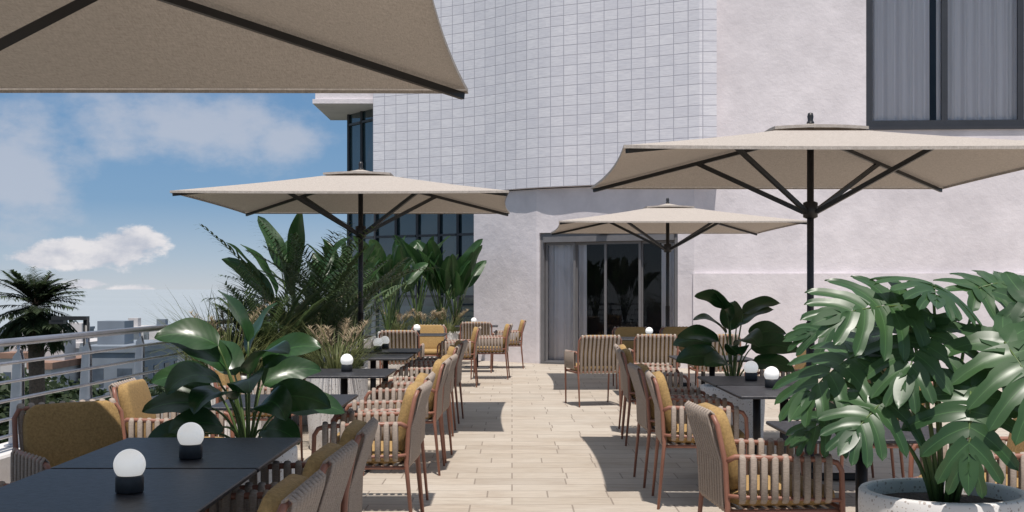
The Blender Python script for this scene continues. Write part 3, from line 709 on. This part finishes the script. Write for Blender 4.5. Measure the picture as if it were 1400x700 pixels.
def building(px0, px1, ytop, d, fl, mat, dep=12, roof=None):
    x0, x1 = (px0 - 700) * d / 1650, (px1 - 700) * d / 1650; zt = 1.4 - (ytop - 395) * d / 1650
    b = MB(); w = x1 - x0; cx = (x0 + x1) / 2
    b.box((cx, d + dep / 2, (zt + GZ) / 2), (w, dep, zt - GZ), 0)
    b.box((cx, d + dep / 2, zt + .25), (w + .3, dep + .3, .5), 2)
    z = zt - 2.0
    while z > GZ + 1:
        n = max(2, int(w / 2.6))
        for k in range(n):
            xx = x0 + w * (k + .5) / n
            b.box((xx, d - .02, z), (w / n * .52, .12, 1.5), 1); b.box((xx, d - .12, z - .85), (w / n * .62, .3, .12), 0)
        m = max(2, int(dep / 3))
        for k in range(m): b.box((x1 + .02, d + dep * (k + .5) / m, z), (.12, 1.3, 1.5), 1)
        z -= 3
    b.box((cx - w * .2, d + 4, zt + 1.4), (2.2, 2.4, 2.0), 0)
    b.obj('apartment_building', [mat, 'city_win', roof or mat])
building(112, 190, 482, 95, 4, 'city_grey'); building(72, 108, 476, 120, 5, 'city_white'); building(0, 40, 490, 110, 5, 'city_white', roof='city_roof')
building(40, 70, 505, 90, 4, 'city_white', roof='city_roof'); building(-80, -5, 480, 130, 4, 'city_white'); building(195, 232, 470, 190, 4, 'city_white')
building(130, 165, 458, 220, 4, 'city_white'); building(236, 262, 464, 230, 4, 'city_grey'); building(262, 300, 455, 260, 5, 'city_white'); building(10, 60, 460, 200, 5, 'city_white')
building(60, 100, 452, 240, 5, 'city_grey'); building(168, 196, 450, 270, 5, 'city_white'); building(300, 420, 462, 250, 5, 'city_white'); building(-60, 12, 452, 280, 5, 'city_grey'); building(205, 240, 450, 300, 5, 'city_grey')
b = MB(); d = 38; x = (118 - 700) * d / 1650; zt = 1.4 - 40 * d / 1650
b.tube([(x, d, GZ), (x, d, zt)], .10, 10, 0); b.box((x - .5, d, zt), (1.1, .3, .12), 0); b.box((x - .9, d, zt - .12), (.45, .26, .12), 0)
b.obj('street_lamp', ['black'])

# ------------------------------------------------------------------ world
w = bpy.data.worlds.new('World'); sc.world = w; w.use_nodes = True; nt = w.node_tree
bg = nt.nodes['Background']
sky = nt.nodes.new('ShaderNodeTexSky'); sky.sky_type = 'NISHITA'; sky.sun_disc = False
EL = math.radians(71); SB = .12
sky.sun_elevation = EL; sky.sun_rotation = math.radians(176); sky.air_density = 1.0; sky.dust_density = .3; sky.ozone_density = 2.0
tc = nt.nodes.new('ShaderNodeTexCoord'); sep = nt.nodes.new('ShaderNodeSeparateXYZ'); nt.links.new(tc.outputs['Generated'], sep.inputs[0])
at = N(nt, 'ShaderNodeMath', operation='ARCTAN2'); nt.links.new(sep.outputs[0], at.inputs[0]); nt.links.new(sep.outputs[1], at.inputs[1])
cb = nt.nodes.new('ShaderNodeCombineXYZ'); nt.links.new(at.outputs[0], cb.inputs[0]); nt.links.new(sep.outputs[2], cb.inputs[1])
def S(c): return tuple(x / SB for x in c)
grad = ramp(nt, sep.outputs[2], [(0.0, (.50, .56, .64)), (0.025, (.36, .47, .61)), (0.07, (.17, .32, .53)), (.18, (.11, .25, .47)), (.45, (.30, .37, .48)), (1, (.44, .48, .55))])
gm = N(nt, 'ShaderNodeVectorMath', operation='SCALE'); nt.links.new(grad, gm.inputs[0]); gm.inputs['Scale'].default_value = 1 / SB
base = mixc(nt, .88, sky.outputs[0], gm.outputs[0])
def blobs(lst, nf, namp, lo, hi):
    acc = None
    for (px_, py_, rx, ry) in lst:
        az = math.atan((px_ - 700) / 1650); el = (395 - py_) / 1650 * math.cos(az)
        sx, sy = 1650 / rx, 1650 / ry
        ma = N(nt, 'ShaderNodeVectorMath', operation='MULTIPLY_ADD'); nt.links.new(cb.outputs[0], ma.inputs[0])
        ma.inputs[1].default_value = (sx, sy, 0); ma.inputs[2].default_value = (-az * sx, -el * sy, 0)
        ln = N(nt, 'ShaderNodeVectorMath', operation='LENGTH'); nt.links.new(ma.outputs[0], ln.inputs[0])
        iv = N(nt, 'ShaderNodeMath', operation='SUBTRACT'); iv.inputs[0].default_value = 1; nt.links.new(ln.outputs['Value'], iv.inputs[1])
        if acc is None: acc = iv.outputs[0]
        else:
            mx_ = N(nt, 'ShaderNodeMath', operation='MAXIMUM'); nt.links.new(acc, mx_.inputs[0]); nt.links.new(iv.outputs[0], mx_.inputs[1]); acc = mx_.outputs[0]
    nz = noise(nt, nf, cb.outputs[0], 7, .6, sx=(1, 1.6, 1))
    k = N(nt, 'ShaderNodeMath', operation='MULTIPLY_ADD'); nt.links.new(nz, k.inputs[0]); k.inputs[1].default_value = namp; nt.links.new(acc, k.inputs[2])
    mr = N(nt, 'ShaderNodeMapRange', interpolation_type='SMOOTHSTEP'); nt.links.new(k.outputs[0], mr.inputs[0]); mr.inputs[1].default_value = lo; mr.inputs[2].default_value = hi
    return mr.outputs[0], nz
soft, nz = blobs([(270, 175, 200, 60), (20, 225, 100, 110), (390, 190, 80, 40), (100, 440, 330, 35), (-900, 100, 500, 160), (2100, 100, 500, 200)], 13, 2.2, 1.05, 1.85)
puff, nz2 = blobs([(115, 348, 110, 27), (178, 334, 58, 30), (60, 352, 56, 20), (182, 402, 52, 15), (110, 388, 40, 9)], 30, 1.6, .95, 1.25)
cloudcol = ramp(nt, nz2, [(0.3, (.46, .49, .58)), (0.62, (.82, .79, .80))])
cm = N(nt, 'ShaderNodeVectorMath', operation='SCALE'); nt.links.new(cloudcol, cm.inputs[0]); cm.inputs['Scale'].default_value = 1 / SB
c1 = mixc(nt, N_scale(nt, soft, .62), base, S((.58, .59, .65)))
c2 = mixc(nt, N_scale(nt, puff, .9), c1, cm.outputs[0])
nt.links.new(c2, bg.inputs['Color']); bg.inputs['Strength'].default_value = SB
sun = bpy.data.lights.new('sun', 'SUN'); sun.energy = 4.8; sun.angle = math.radians(.5); sun.color = (1, .935, .87)
so = bpy.data.objects.new('sun', sun); sc.collection.objects.link(so)
dvec = V(-.02, math.cos(EL), -math.sin(EL)); so.rotation_euler = dvec.to_track_quat('-Z', 'Y').to_euler(); so.location = (0, 0, 20)

cam = bpy.data.cameras.new('camera'); co = bpy.data.objects.new('camera', cam); sc.collection.objects.link(co)
co.location = (0, 0, 1.4); co.rotation_euler = (pi / 2, 0, 0)
cam.sensor_width = 36; cam.lens = 36 * 1650 / 1400; cam.shift_y = 45 / 1400; cam.clip_end = 60000; cam.clip_start = .05
sc.camera = co
sc.view_settings.view_transform = 'Standard'; sc.view_settings.look = 'None'; sc.view_settings.exposure = 0
